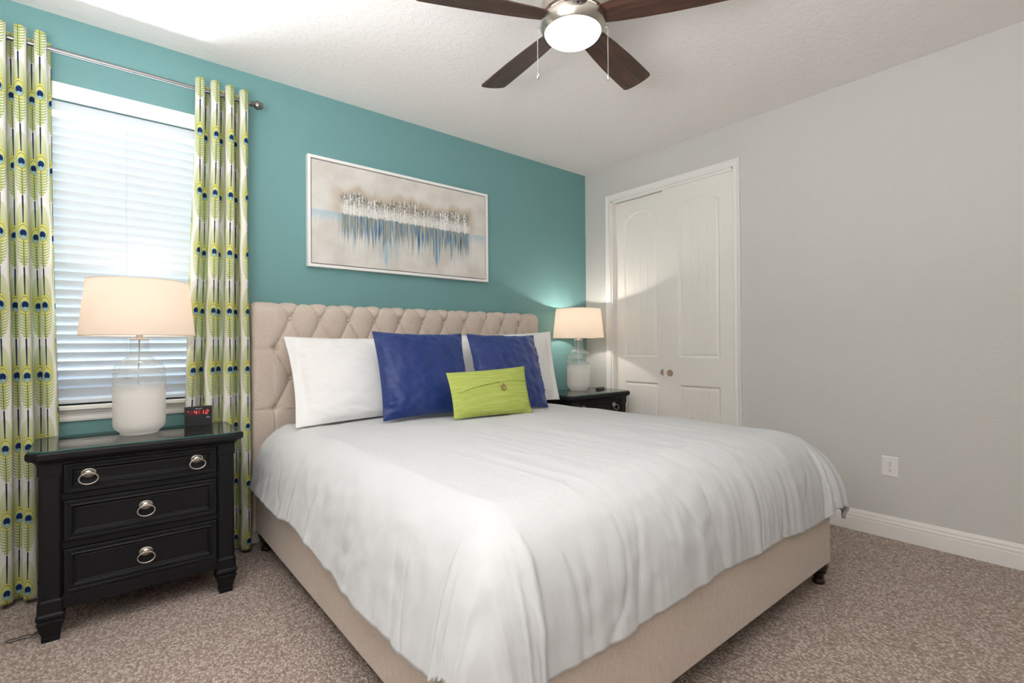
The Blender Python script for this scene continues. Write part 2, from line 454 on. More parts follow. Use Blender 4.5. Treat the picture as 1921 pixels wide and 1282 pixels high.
# ------------------------------------------------------------------ room shell
XL, YF = -4.35, -3.80                             # left wall, wall behind the camera
WX0, WX1, WZ0, WZ1 = -3.90, -3.02, .866, 2.335    # window opening
TH = .13
struct(MB().box(XL-TH, TH+.5, YF-TH, TH, -.1, 0).build('floor', M_CARPET))
struct(MB().box(XL-TH, TH+.5, YF-TH, TH, CH, CH+.1).build('ceiling', M_CEIL))
wb = MB(); wb.box(XL-TH, WX0, 0, TH, 0, CH).box(WX1, 0, 0, TH, 0, CH).box(WX0, WX1, 0, TH, 0, WZ0).box(WX0, WX1, 0, TH, WZ1, CH)
struct(wb.build('wall_back', M_TEAL))
DY0, DY1, DZ = -.309, -1.440, 2.428               # closet opening
wr = MB(); wr.box(0, TH, DY0, TH, 0, CH).box(0, TH, YF-TH, DY1, 0, CH).box(0, TH, DY1, DY0, DZ, CH)
wr.mi = 1; wr.box(TH+.4, TH+.5, DY1-.3, TH, 0, CH).box(TH, TH+.4, DY1-.35, DY1-.3, 0, CH).box(TH, TH+.4, TH-.03, TH, 0, CH)
struct(wr.build('wall_right', [M_GREY, M_CLOSET]))
struct(MB().box(XL-TH, XL, YF-TH, TH, 0, CH).build('wall_left', M_GREY))
struct(MB().box(XL-TH, TH, YF-TH, YF, 0, CH).build('wall_front', M_GREY))

BASE = [(0, 0), (.015, 0), (.015, .077), (.0105, .079), (.0125, .084), (.0135, .090), (.012, .097), (.009, .099),
        (.008, .103), (.0095, .107), (.0085, .114), (.006, .121), (.004, .128), (0, .128)]
def baseboard(name, p0, p1, nrm):
    mb = MB(); l0 = []; l1 = []
    for d, z in BASE:
        l0.append((p0[0]+nrm[0]*d, p0[1]+nrm[1]*d, z)); l1.append((p1[0]+nrm[0]*d, p1[1]+nrm[1]*d, z))
    struct(mb.loops([l0, l1]).build(name, M_TRIM, bevel=.0008))
CAS = .0515
baseboard('baseboard_right', (0, DY1-CAS, 0), (0, YF, 0), (-1, 0))
baseboard('baseboard_corner', (0, 0, 0), (0, DY0+CAS, 0), (-1, 0))
baseboard('baseboard_back', (XL, 0, 0), (0, 0, 0), (0, -1))
baseboard('baseboard_left', (XL, YF, 0), (XL, 0, 0), (1, 0))

# closet casing: profile swept around three sides with mitred corners
CPROF = [(0, .012), (.006, .014), (.012, .013), (.020, .011), (.030, .0125), (.038, .017), (.043, .020), (.050, .020), (CAS, .018)]
mb = MB(); rows = []
for d, h in CPROF:
    rows.append([(-h, DY0+d, 0), (-h, DY0+d, DZ+d), (-h, DY1-d, DZ+d), (-h, DY1-d, 0)])
rows = [[(0, DY0, 0), (0, DY0, DZ), (0, DY1, DZ), (0, DY1, 0)]] + rows + [[(0, DY0+CAS, 0), (0, DY0+CAS, DZ+CAS), (0, DY1-CAS, DZ+CAS), (0, DY1-CAS, 0)]]
mb.grid(rows)
mb.box(.0, TH, DY0-.012, DY0, 0, DZ).box(.0, TH, DY1, DY1+.012, 0, DZ).box(.0, TH, DY1, DY0, DZ-.012, DZ)
mb.box(.004, .012, DY1, DY0, DZ-.022, DZ-.012)
struct(mb.build('trim_1', M_TRIM))

def door(name, y0, y1, x, py0, py1, pull_y):
    """sliding closet leaf: y0 > y1, front face at x, moulded arch panel above and a square one below"""
    zt, zb = DZ-.016, .015
    def outline(i, z0, z1, arch):
        a, b_ = py0-i, py1+i; lo, hi = z0+i, z1-i; pts = [(a, lo), (b_, lo)]
        n = 14; sp = .075 if arch else 0
        for k in range(n+1):
            f = k/n; yy = b_+(a-b_)*f
            full = (yy-py1)/(py0-py1)
            pts.append((yy, hi-sp*(2*full-1)**2))
        return pts
    panels = [(1.03, 2.30, True), (.22, .812, False)]
    mb = MB(); P = []
    outer = [(y0, zb), (y1, zb), (y1, zt), (y0, zt)]
    holes = [outline(0, *p) for p in panels]
    polys = [[Vector((q[0], q[1], 0)) for q in pl] for pl in [outer]+holes]
    tri = tessellate_polygon(polys); flat = [(x, q[0], q[1]) for pl in [outer]+holes for q in pl]
    mb.add(flat, tri)
    mb.add([(x, y0, zb), (x, y1, zb), (x, y1, zt), (x, y0, zt), (x+.034, y0, zb), (x+.034, y1, zb), (x+.034, y1, zt), (x+.034, y0, zt)],
           [(4, 5, 1, 0), (5, 6, 2, 1), (6, 7, 3, 2), (7, 4, 0, 3), (7, 6, 5, 4)])
    for pnl in panels:
        lp = []
        for ins, dp in ((0, 0), (.004, .003), (.012, .011), (.016, .012), (.028, .0075), (.034, .0065)):
            lp.append([(x+dp, q[0], q[1]) for q in outline(ins, *pnl)])
        mb.loops(lp, cap0=False, cap1=False)
        o = outline(.034, *pnl); top = o[2:]; bot = o[0][1]; ya, yb = o[0][0], o[1][0]
        fz = lambda yy: interp([(-q[0], q[1]) for q in reversed(top)] if top[0][0] > top[-1][0] else [(q[0], q[1]) for q in top], yy if top[0][0] < top[-1][0] else -yy)[0]
        npl = 4; gw = .003; ys = []
        for k in range(npl):
            a0 = yb+(ya-yb)*k/npl; a1 = yb+(ya-yb)*(k+1)/npl
            sub = [a0+(gw if k else 0)] + [a0+(a1-a0)*q/5 for q in range(1, 5)] + [a1-(gw if k < npl-1 else 0)]
            ys += [(s_, .0065) for s_ in sub]
            if k < npl-1: ys.append((a1, .0095))
        mb.grid([[(x+d, yy, bot) for yy, d in ys], [(x+d, yy, fz(yy)) for yy, d in ys]])
    root = mb.build(name, M_DOOR); struct(root)
    pm = MB(); pm.lathe([(.0, -.0012), (.019, -.0012), (.021, -.0035), (.026, -.004), (.0275, -.001), (.0275, .004)], (x-.001, pull_y, .903), 32, 'x')
    pm.build('finger_pull', M_BRONZE, root, smooth=40)['label'] = 'round bronze finger pull'
    return root
M_BRONZE = mat('warm satin metal', sr(176, 152, 134), .5, .15)
door('door_1', -.832, DY1-.002, .014, -.975, -1.322, -.892)
door('door_2', DY0+.002, -.875, .058, -.405, -.750, -.800)

# ------------------------------------------------------------------ window
win = struct(MB().box(WX0, WX0+.035, .085, .125, WZ0, WZ1).box(WX1-.035, WX1, .085, .125, WZ0, WZ1)
             .box(WX0, WX1, .085, .125, WZ1-.035, WZ1).box(WX0, WX1, .085, .125, WZ0, WZ0+.035)
             .build('window_1', M_TRIM, bevel=.002))
MB().box(WX0+.02, WX1-.02, .103, .107, WZ0+.02, WZ1-.02).build('window_pane', M_PANE, win)
mb = MB(); CW = .075
prof = [(0, 0), (0, .012), (.010, .014), (.030, .012), (.055, .016), (.062, .020), (.075, .020), (.075, 0)]
rows = [[(WX0-d, -h, WZ0-.02), (WX0-d, -h, WZ1+d), (WX1+d, -h, WZ1+d), (WX1+d, -h, WZ0-.02)] for d, h in prof]
mb.grid(rows)
mb.build('window_casing', M_TRIM, win)
mb = MB(); mb.box(WX0-.09, WX1+.09, -.036, .085, WZ0-.022, WZ0)
mb.build('window_sill', M_TRIM, win, bevel=.005, seg=3)
l0 = []; l1 = []
for d, z in ((0, .790), (.010, .790), (.012, .80), (.010, .815), (.012, .826), (.018, .832), (.018, .844), (0, .844)):
    l0.append((WX0-.08, -d, z)); l1.append((WX1+.08, -d, z))
MB().loops([l0, l1]).build('window_apron', M_TRIM, win)

# horizontal blind
bl = thing('window_blind', 'white horizontal slat blind hanging in the window behind the left bedside lamp', 'blind', (-3.46, .04, WZ0))
bx0, bx1 = WX0+.012+3.46, WX1-.012+3.46
hz0 = WZ1-WZ0
MB().box(bx0, bx1, -.03, .03, hz0-.052, hz0-.002).build('headrail', M_LEAF, bl, bevel=.003)
mb = MB(); pitch = .0437; tilt = math.radians(64.5); sw = .0505
zz = .058; nsl = 0
while zz < hz0-.065:
    rows = []
    for k in range(7):
        q = (k/6-.5)*sw; cr_ = .0022*(1-(2*k/6-1)**2)
        # inner edge (towards -y) raised
        yy = -q*math.cos(tilt)+cr_*math.sin(tilt)*-1; z_ = zz+q*math.sin(tilt)-cr_*math.cos(tilt)*-1
        rows.append((yy, z_))
    th = .0026; ny, nz_ = math.sin(tilt), math.cos(tilt)
    ring = [(yy, z_) for yy, z_ in rows] + [(yy+ny*th, z_+nz_*th) for yy, z_ in reversed(rows)]
    mb.loops([[(bx0, yy, z_) for yy, z_ in ring], [(bx1, yy, z_) for yy, z_ in ring]])
    zz += pitch; nsl += 1
mb.build('slats', M_LEAF, bl, smooth=40)
MB().box(bx0, bx1, -.026, .026, .006, .026).build('bottom_rail', M_LEAF, bl, bevel=.004)
for xx in (bx0+.10, (bx0+bx1)/2+.005, bx1-.10):
    MB().tube([(xx, -.022, .02), (xx, -.022, hz0-.05)], .0008, 6).tube([(xx, .022, .02), (xx, .022, hz0-.05)], .0008, 6).build('ladder_cord', M_CORD, bl)

# curtain rod
RY, RZ, RR = -.093, 2.525, .0105
rod = thing('curtain_rod', 'grey metal curtain rod with ball finials above the window', 'curtain rod', (-3.5, RY, RZ))
MB().tube([(-.78, 0, 0), (.585, 0, 0)], RR, 20).build('rod', M_PEWTER, rod, smooth=40)
fin = [(.0105, 0), (.016, .002), (.016, .009), (.010, .012), (.010, .018), (.015, .021), (.015, .026), (.011, .029), (.018, .036), (.0245, .046), (.0255, .056), (.021, .066), (.019, .070), (.0195, .074), (.012, .080), (0, .082)]
MB().lathe(fin, (.585, 0, 0), 32, 'x').build('finial', M_PEWTER, rod, smooth=50)
MB().lathe([(r, -h) for r, h in fin], (-.78, 0, 0), 32, 'x').build('finial', M_PEWTER, rod, smooth=50)
for bx in (.560, -.70):
    MB().tube([(bx, 0, -.004), (bx, .05, -.006), (bx, .098, -.006)], .005, 10).lathe([(.018, -.1), (.018, -.094)], (bx, 0, -.006), 20, 'y').build('bracket', M_PEWTER, rod, smooth=40)

def curtain(label, x0t, x1t, x0b, x1b, nf, ph, seed, u0, zt=2.572, zb=.022):
    root = thing('curtain', label, 'curtain', ((x0t+x1t)/2, RY, 0), 0, 'peacock print curtains')
    cx = (x0t+x1t)/2; NS, NZ = int(46*nf), 90
    rows = []; A0 = .051
    for j in range(NZ+1):
        f = j/NZ; z = zt+(zb-zt)*f; row = []
        g = sstep(.0, .9, f)
        xa = x0t+(x0b-x0t)*g; xb = x1t+(x1b-x1t)*g
        for i in range(NS+1):
            s = i/NS
            drift = .55*nz(s*nf*.45+seed, f*1.6, seed)*sstep(0.02, .35, f)
            th = 2*PI*(nf*s+ph) + drift*2.8
            A = A0*(1+.24*sstep(.1, .8, f)*nz(s*nf*.5+.3, f*1.3+.2, seed+9.4)*2 - .12*sstep(.3, .9, f))
            x = xa+(xb-xa)*s + .010*math.sin(2*th)*1.0
            yy = A*math.cos(th) + .010*nz(s*nf*1.3, f*5, seed+3)*sstep(.05, .4, f)
            # the cloth thins into sharper creases near the heading
            zz_ = z
            if j == 0: zz_ = z + .006*nz(s*nf*2, 1.0, seed)
            row.append((x-cx, yy, zz_))
        rows.append(row)
    mb = MB(); mb.grid(rows)
    me_o = mb.build('panel', M_CURTAIN, root, smooth=180)
    # UV: arc length of the cloth measured on one row
    ref = rows[12]; arc = [0.0]
    for p, q in zip(ref, ref[1:]): arc.append(arc[-1]+math.dist(p[:2], q[:2]))
    print('FOLD', arc[-1]/nf)
    fs = 4*CU/(arc[-1]/nf)
    me = me_o.data; uv = me.uv_layers.new(name='UVMap')
    # remove_doubles keeps order for a clean grid
    for lp in me.loops:
        vi = lp.vertex_index; j, i = divmod(vi, NS+1)
        uv.data[lp.index].uv = (u0+arc[i]*fs, rows[j][i][2]+.09)
    s = me_o.modifiers.new('solid', 'SOLIDIFY'); s.thickness = .0022; s.offset = 0
    # grommets where the cloth crosses the rod
    for k in range(-1, int(2*nf)+3):
        s_ = ((k+.5)/2 - ph)/nf
        if 0.01 < s_ < .99:
            x = x0t+(x1t-x0t)*s_ - cx
            sg = 1 if k % 2 == 0 else -1
            pts = [(x+.002*sg, .0215*math.cos(a_), RZ+.0215*math.sin(a_)) for a_ in [2*PI*q/24 for q in range(24)]]
            MB().tube(pts, .0042, 8, True).build('grommet', M_PEWTER, root, smooth=180)
    return root
curtain('peacock feather print curtain at the far left side of the window', -4.215, -3.735, -4.235, -3.695, 7.4, -.4, 3.0, .9*CU)
curtain('peacock feather print curtain between the window and the beige headboard', -3.172, -2.912, -3.232, -2.902, 3.72, .15, 8.0, 1.1*CU)

# ------------------------------------------------------------------ nightstands
def nightstand(label):
    r = thing('nightstand', label, 'nightstand', (0, 0, 0), 0, 'black nightstands')
    F, B = -.572, -.165                                         # front of the posts, back
    mb = MB(); mb.box(-.300, .300, F+.022, B, .135, .705).box(-.305, .305, B-.012, B, .135, .70)
    mb.box(-.266, .266, F+.012, F+.03, .688, .712)
    mb.box(-.266, .266, F+.010, F+.03, .541, .566).box(-.266, .266, F+.010, F+.03, .349, .375)
    mb.box(-.266, .266, F+.004, F+.03, .118, .171)
    for sx in (-1, 1): mb.box(min(sx*.318, sx*.30), max(sx*.318, sx*.30), F+.03, B+.0, .135, .70)
    mb.build('carcass', M_BLACK, r, bevel=.002)
    # top: clipped corners, slab over a cove
    def octo(e, cl, z):
        x0, x1, y0, y1 = -.336-e, .336+e, F-e, B+.0
        return [(x0+cl, y0, z), (x1-cl, y0, z), (x1, y0+cl, z), (x1, y1, z), (x0, y1, z), (x0, y0+cl, z)]
    lp = []
    for e, z in ((.004, .688), (.004, .694), (.008, .696), (.011, .700), (.017, .705), (.024, .708), (.030, .709), (.030, .7115), (.035, .713), (.037, .718), (.037, .734), (.034, .7405), (.0, .7405)):
        lp.append(octo(e, .004+max(e, 0)*.9, z))
    MB().loops(lp).build('top', M_BLACK, r, bevel=.0008)
    for sx in (-1, 1):
        for front in (1, 0):
            mb = MB(); cx = sx*.301; cy = (F+.035) if front else (B-.035)
            hw = .035
            def sq(h, z, ch=.006):
                return [(cx-h+ch, cy-h, z), (cx+h-ch, cy-h, z), (cx+h, cy-h+ch, z), (cx+h, cy+h-ch, z), (cx+h-ch, cy+h, z), (cx-h+ch, cy+h, z), (cx-h, cy+h-ch, z), (cx-h, cy-h+ch, z)]
            lp = [sq(.0265, 0, .002), sq(.0285, .017, .002), sq(.0255, .0185, .002), sq(.0395, .072, .003), sq(.0415, .076, .003), sq(.0415, .081, .004), sq(.037, .084, .004), sq(.0375, .089),
                  sq(.042, .092, .005), sq(.044, .098, .006), sq(.0435, .106, .006), sq(.040, .112), sq(.0375, .114), sq(.039, .117), sq(.039, .157), sq(.0365, .163, .008), sq(.0345, .165, .009),
                  sq(.0345, .640, .009), sq(.0365, .643, .006), sq(.0375, .650, .005), sq(.0375, .690, .005)]
            mb.loops(lp).build('leg', M_BLACK, r, bevel=.0008)
    for z0, z1, xs in ((.568, .685, (-.187, .187)), (.377, .539, (0,)), (.173, .347, (0,))):
        x0, x1 = -.262, .262; lp = []
        for ins, d in ((0, .016), (0, -.002), (.002, -.004), (.012, -.004), (.014, -.002), (.018, -.0015), (.022, -.0045), (.025, -.004), (.030, .004), (.033, .006), (.037, .0045), (.040, .006)):
            y = F+.006+d
            lp.append([(x0+ins, y, z0+ins), (x1-ins, y, z0+ins), (x1-ins, y, z1-ins), (x0+ins, y, z1-ins)])
        dr = MB().loops(lp).build('drawer', M_BLACK, r)
        for px in xs:
            zc = (z0+z1)/2 + .012; yf = F+.0125
            pl = MB(); pl.lathe([(.024, 0), (.024, .003), (.022, .005), (.019, .0055), (.017, .009), (.010, .013), (0, .014)], (px, yf, zc), 32, 'y')
            pl.v = [(v[0], v[1], zc+(v[2]-zc)*.78) for v in pl.v]
            pl.box(px-.004, px+.004, yf-.024, yf-.010, zc-.004, zc+.004)
            p_ = pl.build('pull_plate', M_NICKEL, dr, smooth=40)
            pts = []
            for k in range(36):
                a_ = 2*PI*k/36; zz_ = zc-.0195+.0215*math.sin(a_)
                pts.append((px+.0300*math.cos(a_), yf-.020-.008*(1-math.sin(a_))*.5, zz_))
            MB().tube(pts, .0026, 8, True).build('pull_ring', M_NICKEL, dr, smooth=180)
    return r
NSX = -3.409
ns1 = nightstand('black three drawer nightstand under the window with an alarm clock on it')
ns2 = copy_tree(ns1); ns2['label'] = 'black nightstand by the closet doors, mostly hidden behind the bed'
ns1.location = (NSX, 0, 0); ns2.location = (-.437, .030, 0)
def glass_sheet(label, x, y):
    mb = MB(); x0, x1, y0, y1 = -.364, .364, -.600, -.172; cl = .034; lp = []
    for e, z in ((.0015, 0), (0, .001), (0, .005), (.0015, .006)):
        lp.append([(x0+cl, y0+e, z), (x1-cl, y0+e, z), (x1-e, y0+cl, z), (x1-e, y1-cl, z), (x1-cl, y1-e, z), (x0+cl, y1-e, z), (x0+e, y1-cl, z), (x0+e, y0+cl, z)])
    n = len(lp[0]); vs = [p for l in lp for p in l]
    mb.add(vs, [tuple(range(n-1, -1, -1)), tuple(range(3*n, 4*n))]); mb.mi = 1
    fs = []
    for i in range(3):
        for k in range(n): fs.append((i*n+k, i*n+(k+1) % n, (i+1)*n+(k+1) % n, (i+1)*n+k))
    mb.f += fs; mb.m += [1]*len(fs)
    o = mb.build('glass_sheet', [M_GLASS, M_EDGE], loc=(x, y, .741))
    return tag(o, label, 'glass top', 'glass sheets on the nightstands')
glass_sheet('clear glass sheet covering the nightstand under the window', NSX, 0)
glass_sheet('clear glass sheet covering the nightstand by the closet', -.437, .030)
GT = .7472

# ------------------------------------------------------------------ table lamps
def lamp(label):
    r = thing('table_lamp', label, 'lamp', (0, 0, 0), 0, 'glass jug table lamps')
    jug = [(.0, .003), (.066, .003), (.070, .0), (.073, .002), (.0735, .010), (.080, .015), (.092, .026), (.0985, .042), (.0995, .06), (.0998, .15), (.0998, .285), (.098, .300), (.092, .314), (.080, .327), (.064, .338), (.050, .347), (.041, .356), (.0375, .366), (.0365, .378), (.0365, .420), (.0375, .428), (.0375, .432), (.034, .434)]
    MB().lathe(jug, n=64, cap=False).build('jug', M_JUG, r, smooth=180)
    MB().lathe([(.036, .430), (.036, .436), (.030, .438), (.013, .438), (.012, .446), (.013, .450), (.013, .472), (.016, .476), (.016, .52), (.010, .524), (.0, .524)], n=32).build('socket', M_NICKELW, r, smooth=40)
    MB().tube([(0, 0, .434), (0, .002, .36), (.002, .004, .28), (.001, .006, .22), (.006, .010, .17), (.010, .014, .12)], .0028, 8).build('cord', M_CORD, r, smooth=180)
    mb = MB(); n = 96
    def ring(R, z): return [(R*math.cos(2*PI*k/n), R*math.sin(2*PI*k/n), z) for k in range(n)]
    z0, z1, R0, R1 = .450, .700, .2187, .1923
    mb.loops([ring(R0-.001, z0), ring(R0, z0), ring(R1, z1), ring(R1-.001, z1), ring(R1-.002, z1), ring(R0-.002, z0)], False, False)
    sh = mb.build('lamp_shade', M_SHADE, r, smooth=40)
    MB().tube(ring(R0-.0012, z0+.001), .0018, 6, True).build('shade_rim', M_RIM, sh); MB().tube(ring(R1-.0012, z1-.001), .0018, 6, True).build('shade_rim', M_RIM, sh)
    mb = MB()
    for a_ in (0, 2*PI/3, 4*PI/3): mb.tube([(.012*math.cos(a_), .012*math.sin(a_), z1-.012), ((R1-.002)*math.cos(a_), (R1-.002)*math.sin(a_), z1-.006)], .0018, 6)
    hp = [(.055*math.sin(t_)*(1 if s_ > 0 else -1), 0, .475+ (z1-.012-.475)*(t_/PI)) for s_ in (1,) for t_ in [PI*q/16 for q in range(17)]]
    mb.tube(hp, .002, 6).tube([(-p_[0], p_[1], p_[2]) for p_ in hp], .002, 6)
    mb.build('harp', M_PEWTER, r)
    MB().lathe([(.004, z1-.012), (.004, z1-.004), (.008, z1-.002), (.006, z1+.004), (.0095, z1+.010), (.007, z1+.016), (0, z1+.018)], n=20).build('finial', M_PEWTER, r, smooth=50)
    MB().lathe([(.012, .524), (.014, .535), (.024, .560), (.029, .582), (.027, .602), (.016, .616), (0, .620)], n=24).build('bulb', M_BULB, r, smooth=180)
    return r
M_NICKELW = mat('warm white metal socket', sr(226, 214, 204), .4, .3)
M_RIM = mat('shade rim', sr(214, 200, 186), .8)
L1, L2 = (-3.419, -.333, GT), (-.373, -.246, GT)
lampA = lamp('glass jug table lamp with cream shade standing in front of the window')
lampB = copy_tree(lampA); lampB['label'] = 'glass jug table lamp with cream shade in the corner by the closet'
lampA.location = L1; lampB.location = L2; lampB.rotation_euler = (0, 0, .8); lampA.rotation_euler = (0, 0, 2.2)
for L, e in ((L1, 12.5), (L2, 33.0)):
    point('lamp_bulb_light', (L[0], L[1], L[2]+.60), e, (1.0, .91, .83), .03)

# ------------------------------------------------------------------ alarm clock, remote
def text_mesh(body, size, name, m, parent, loc, shear=0.0, extrude=.0003, align='CENTER'):
    cu = bpy.data.curves.new(name, 'FONT'); cu.body = body; cu.size = size; cu.extrude = extrude; cu.align_x = align; cu.shear = shear
    o = bpy.data.objects.new(name+'_tmp', cu); C.objects.link(o)
    bpy.context.view_layer.update()
    me = bpy.data.meshes.new_from_object(o.evaluated_get(bpy.context.evaluated_depsgraph_get()))
    bpy.data.objects.remove(o); bpy.data.curves.remove(cu)
    me.materials.clear(); me.materials.append(m)
    q = bpy.data.objects.new(name, me); C.objects.link(q); q.parent = parent; q.location = loc; q.rotation_euler = (PI/2, 0, 0)
    return q
ck = thing('alarm_clock', 'small black digital alarm clock with red numbers on the nightstand', 'clock', (-3.181, -.300, GT))
cw, chh, cd = .0575, .101, .055
lp = []
for y, s, dz in ((0, .002, .001), (.003, 0, 0), (cd-.004, .001, 0), (cd, .004, .003)):
    lp.append([(-cw+s, y, s*.5), (cw-s, y, s*.5), (cw-s, y, chh-s-.004*(y/cd)), (-cw+s, y, chh-s-.004*(y/cd))])
MB().loops(lp).build('clock_body', M_DARK, ck, bevel=.0015)
MB().box(-.048, .0455, -.0006, .002, .059, .083).build('display', M_DISPLAY, ck)
def seg7(ch, ox, oz, h=.0185, wd=.0095, th=.0021):
    S = {'a': (0, 1, 1, 1), 'b': (1, 1, 1, .5), 'c': (1, .5, 1, 0), 'd': (0, 0, 1, 0), 'e': (0, .5, 0, 0), 'f': (0, 1, 0, .5), 'g': (0, .5, 1, .5)}
    on = {'4': 'fgbc', '1': 'bc', '2': 'abged'}[ch]; mb = MB()
    for k in on:
        x0, z0, x1, z1 = S[k]; gp = .0012
        def P(x, z): return (ox+x*wd+z*h*.16, oz+z*h)
        (ax, az), (bx_, bz) = P(x0, z0), P(x1, z1)
        if az == bz: q = [(ax+gp, az-th/2), (bx_-gp, az-th/2), (bx_-gp, az+th/2), (ax+gp, az+th/2)]
        else: q = [(ax-th/2, az-gp), (ax+th/2, az-gp), (bx_+th/2, bz+gp), (bx_-th/2, bz+gp)]
        mb.loops([[(x, -.0006, z) for x, z in q], [(x, -.0012, z) for x, z in q]])
    return mb
for ch, ox in (('4', -.0205), ('1', .0085), ('2', .0285)): seg7(ch, ox, .0615).build('digit', M_LED, ck)
MB().box(-.0005, .0018, -.0012, -.0006, .066, .0685).box(.0008, .0031, -.0012, -.0006, .0755, .078).build('colon', M_LED, ck)
MB().box(-.046, -.0435, -.0012, -.0006, .077, .080).build('alarm_dot', M_LED, ck)
text_mesh('SONNET', .0078, 'lettering', M_MARK, ck, (.0005, -.0004, .0865))
MB().box(-.0545, -.0515, -.0005, .001, .0775, .0785).box(-.0555, -.0515, -.0005, .001, .0655, .0662).build('side_marks', M_MARK, ck)
mk_ = MB(); 
for q, h_ in enumerate((.0035, .003, .006, .0045, .0055, .003, .0035)): mk_.box(.031+q*.0026, .0323+q*.0026, -.0005, .001, .0415, .0415+h_)
mk_.box(.0385, .0400, -.0005, .001, .049, .0505); mk_.build('logo_marks', M_MARK, ck)
mk_ = MB()
for q in range(5): mk_.box(-.045+q*.019, -.031+q*.019, .012, .030, chh-.004, chh-.001)
mk_.build('snooze_buttons', M_DARK, ck, bevel=.001)

rm = thing('remote_control', 'slim black remote control lying on the nightstand by the closet', 'remote', (-.190, -.330, GT), math.radians(-72))
lp = []
for hw, hl, z in ((.015, .068, 0), (.019, .074, .003), (.020, .076, .010), (.018, .073, .015), (.015, .070, .0165)):
    rr = []
    for k in range(28):
        a_ = 2*PI*k/28; c_, s_ = math.cos(a_), math.sin(a_)
        rr.append((math.copysign(abs(s_)**.45, s_)*hw, math.copysign(abs(c_)**.35, c_)*hl, z))
    lp.append(rr)
MB().loops(lp).build('remote_body', M_DARK, rm, smooth=50)
MB().lathe([(.004, .0160), (.004, .0180), (.003, .0185)], (0, .058, 0), 16).build('power_button', mat('red rubber', sr(180, 50, 30), .5), rm)
bm_ = MB()
for q in range(7):
    for k in (-1, 0, 1): bm_.box(k*.0105-.0035, k*.0105+.0035, -.055+q*.0145, -.048+q*.0145, .0155, .018)
bm_.build('buttons', mat('grey rubber', (.12, .12, .13), .6), rm, bevel=.0008)

# cord lying on the carpet beside the front left leg of the nightstand
pts = []
for q in range(30):
    a_ = q/29*2*PI*.80+PI*.25
    pts.append((.035*math.cos(a_)*1.3, .014*math.sin(a_), .0045+.004*math.sin(q*.5)**2))
pts = [(.06, .05, .004)] + pts + [(.07, .03, .004), (.10, .10, .004)]
tag(MB().tube(pts, .0018, 6).build('power_cord', M_FLOORCORD, smooth=180, loc=(-3.80, -.47, 0)), 'thin black cord looped on the carpet beside the nightstand leg under the window', 'cord')

# ------------------------------------------------------------------ bed
BXL, BXR, BYF = -2.885, -.877, -2.335
bed = thing('bed', 'king bed with tufted beige linen headboard and upholstered rails', 'bed', (-1.88, -1.2, 0))
BO = Vector((-1.88, -1.2, 0))
def loc_(p): return (p[0]-BO.x, p[1]-BO.y, p[2])
HX0, HX1 = -2.900, -.705; SPX, SPZ = .1773, .1745; BX0 = -2.692; BZ1 = 1.305
def tuft(x, t):
    """relief of the diamond tufting at x along the board, t the length up the profile"""
    ui = (x-BX0)/SPX; vi = (t-BZ1)/SPZ                  # buttons at (int, even) and (int+.5, odd)
    a_ = ui+vi*.5; b_ = ui-vi*.5
    fa = abs(a_-round(a_)); fb = abs(b_-round(b_))
    left, right = BX0-SPX*.5-.004, BX0+SPX*10.5+.004
    inn = 1.0 if left <= x <= right else 0.0
    L = math.hypot(SPX, 2*SPZ)/ (2*SPZ*SPX) if True else 1
    k = SPX*math.cos(math.atan2(SPX*.5, SPZ))           # distance per unit of a_ or b_
    da, db = fa*k, fb*k
    low_ = t < BZ1-3.02*SPZ
    h = 0.0
    if inn and not low_:
        h += .017*(math.sin(PI*fa)*math.sin(PI*fb))**.5
        h -= .0065*math.exp(-(da/.0055)**1.0) + .0065*math.exp(-(db/.0055)**1.0)
    else:
        h += .012
        # straight pleats from the outermost buttons to the edge, or to the bottom
        if not inn:
            for row in (-1, -3):
                dz = abs(t-(BZ1+row*SPZ)); h -= .006*math.exp(-dz/.005)
        if low_ and inn:
            f = ui-round(ui+.5)+.5; f = abs(ui-.5-round(ui-.5)); h -= .007*math.exp(-f*SPX/.005)
    # dimples
    best = 9
    for row in range(-3, 1):
        off = .5 if row % 2 else 0
        kx = round(ui-off)
        kx = min(max(kx, -1 if off else 0), 10)
        px, pt = BX0+(kx+off)*SPX, BZ1+row*SPZ
        best = min(best, math.hypot(x-px, t-pt))
    h -= .022*math.exp(-(best/.020)**1.3)
    return h
prof = []; RT = .052; ZR = 1.338; yfr = -.105
t_ = .10
while t_ < ZR-1e-6: prof.append((t_, yfr, t_, 0, -1)); t_ += .0062
for k in range(0, 33):
    a_ = PI*k/32*1.0
    prof.append((ZR+RT*a_, yfr+RT-RT*math.cos(a_), ZR+RT*math.sin(a_), math.sin(a_), -math.cos(a_)))
for z in (1.2, .8, .4, .1): prof.append((9.0, yfr+2*RT-.003, z, 0, 1))
NXH = 370; rows = []
for i in range(NXH+1):
    x = HX0+(HX1-HX0)*i/NXH
    e = min(x-HX0, HX1-x)/.045; rnd = 0 if e >= 1 else (1-math.sqrt(max(0, 1-(1-e)**2)))
    row = []
    for (t_, y, z, nz1, ny1) in prof:
        h = tuft(x, t_) if t_ < 5 else 0
        fade = 1.0
        if t_ < 5 and t_ > ZR+RT*2.2: fade = max(0, 1-(t_-ZR-RT*2.2)/(RT*.9))
        hh = h*fade - rnd*.030
        row.append(loc_((x, min(y+ny1*hh, -.004), z+nz1*hh)))
    rows.append(row)
mb = MB(); mb.grid(rows)
n_ = len(prof); mb.f.append(tuple(range(n_))); mb.m.append(0); mb.f.append(tuple(range(NXH*n_+n_-1, NXH*n_-1, -1))); mb.m.append(0)
hb = mb.build('headboard', M_LINEN, bed, smooth=70)
btn0 = None
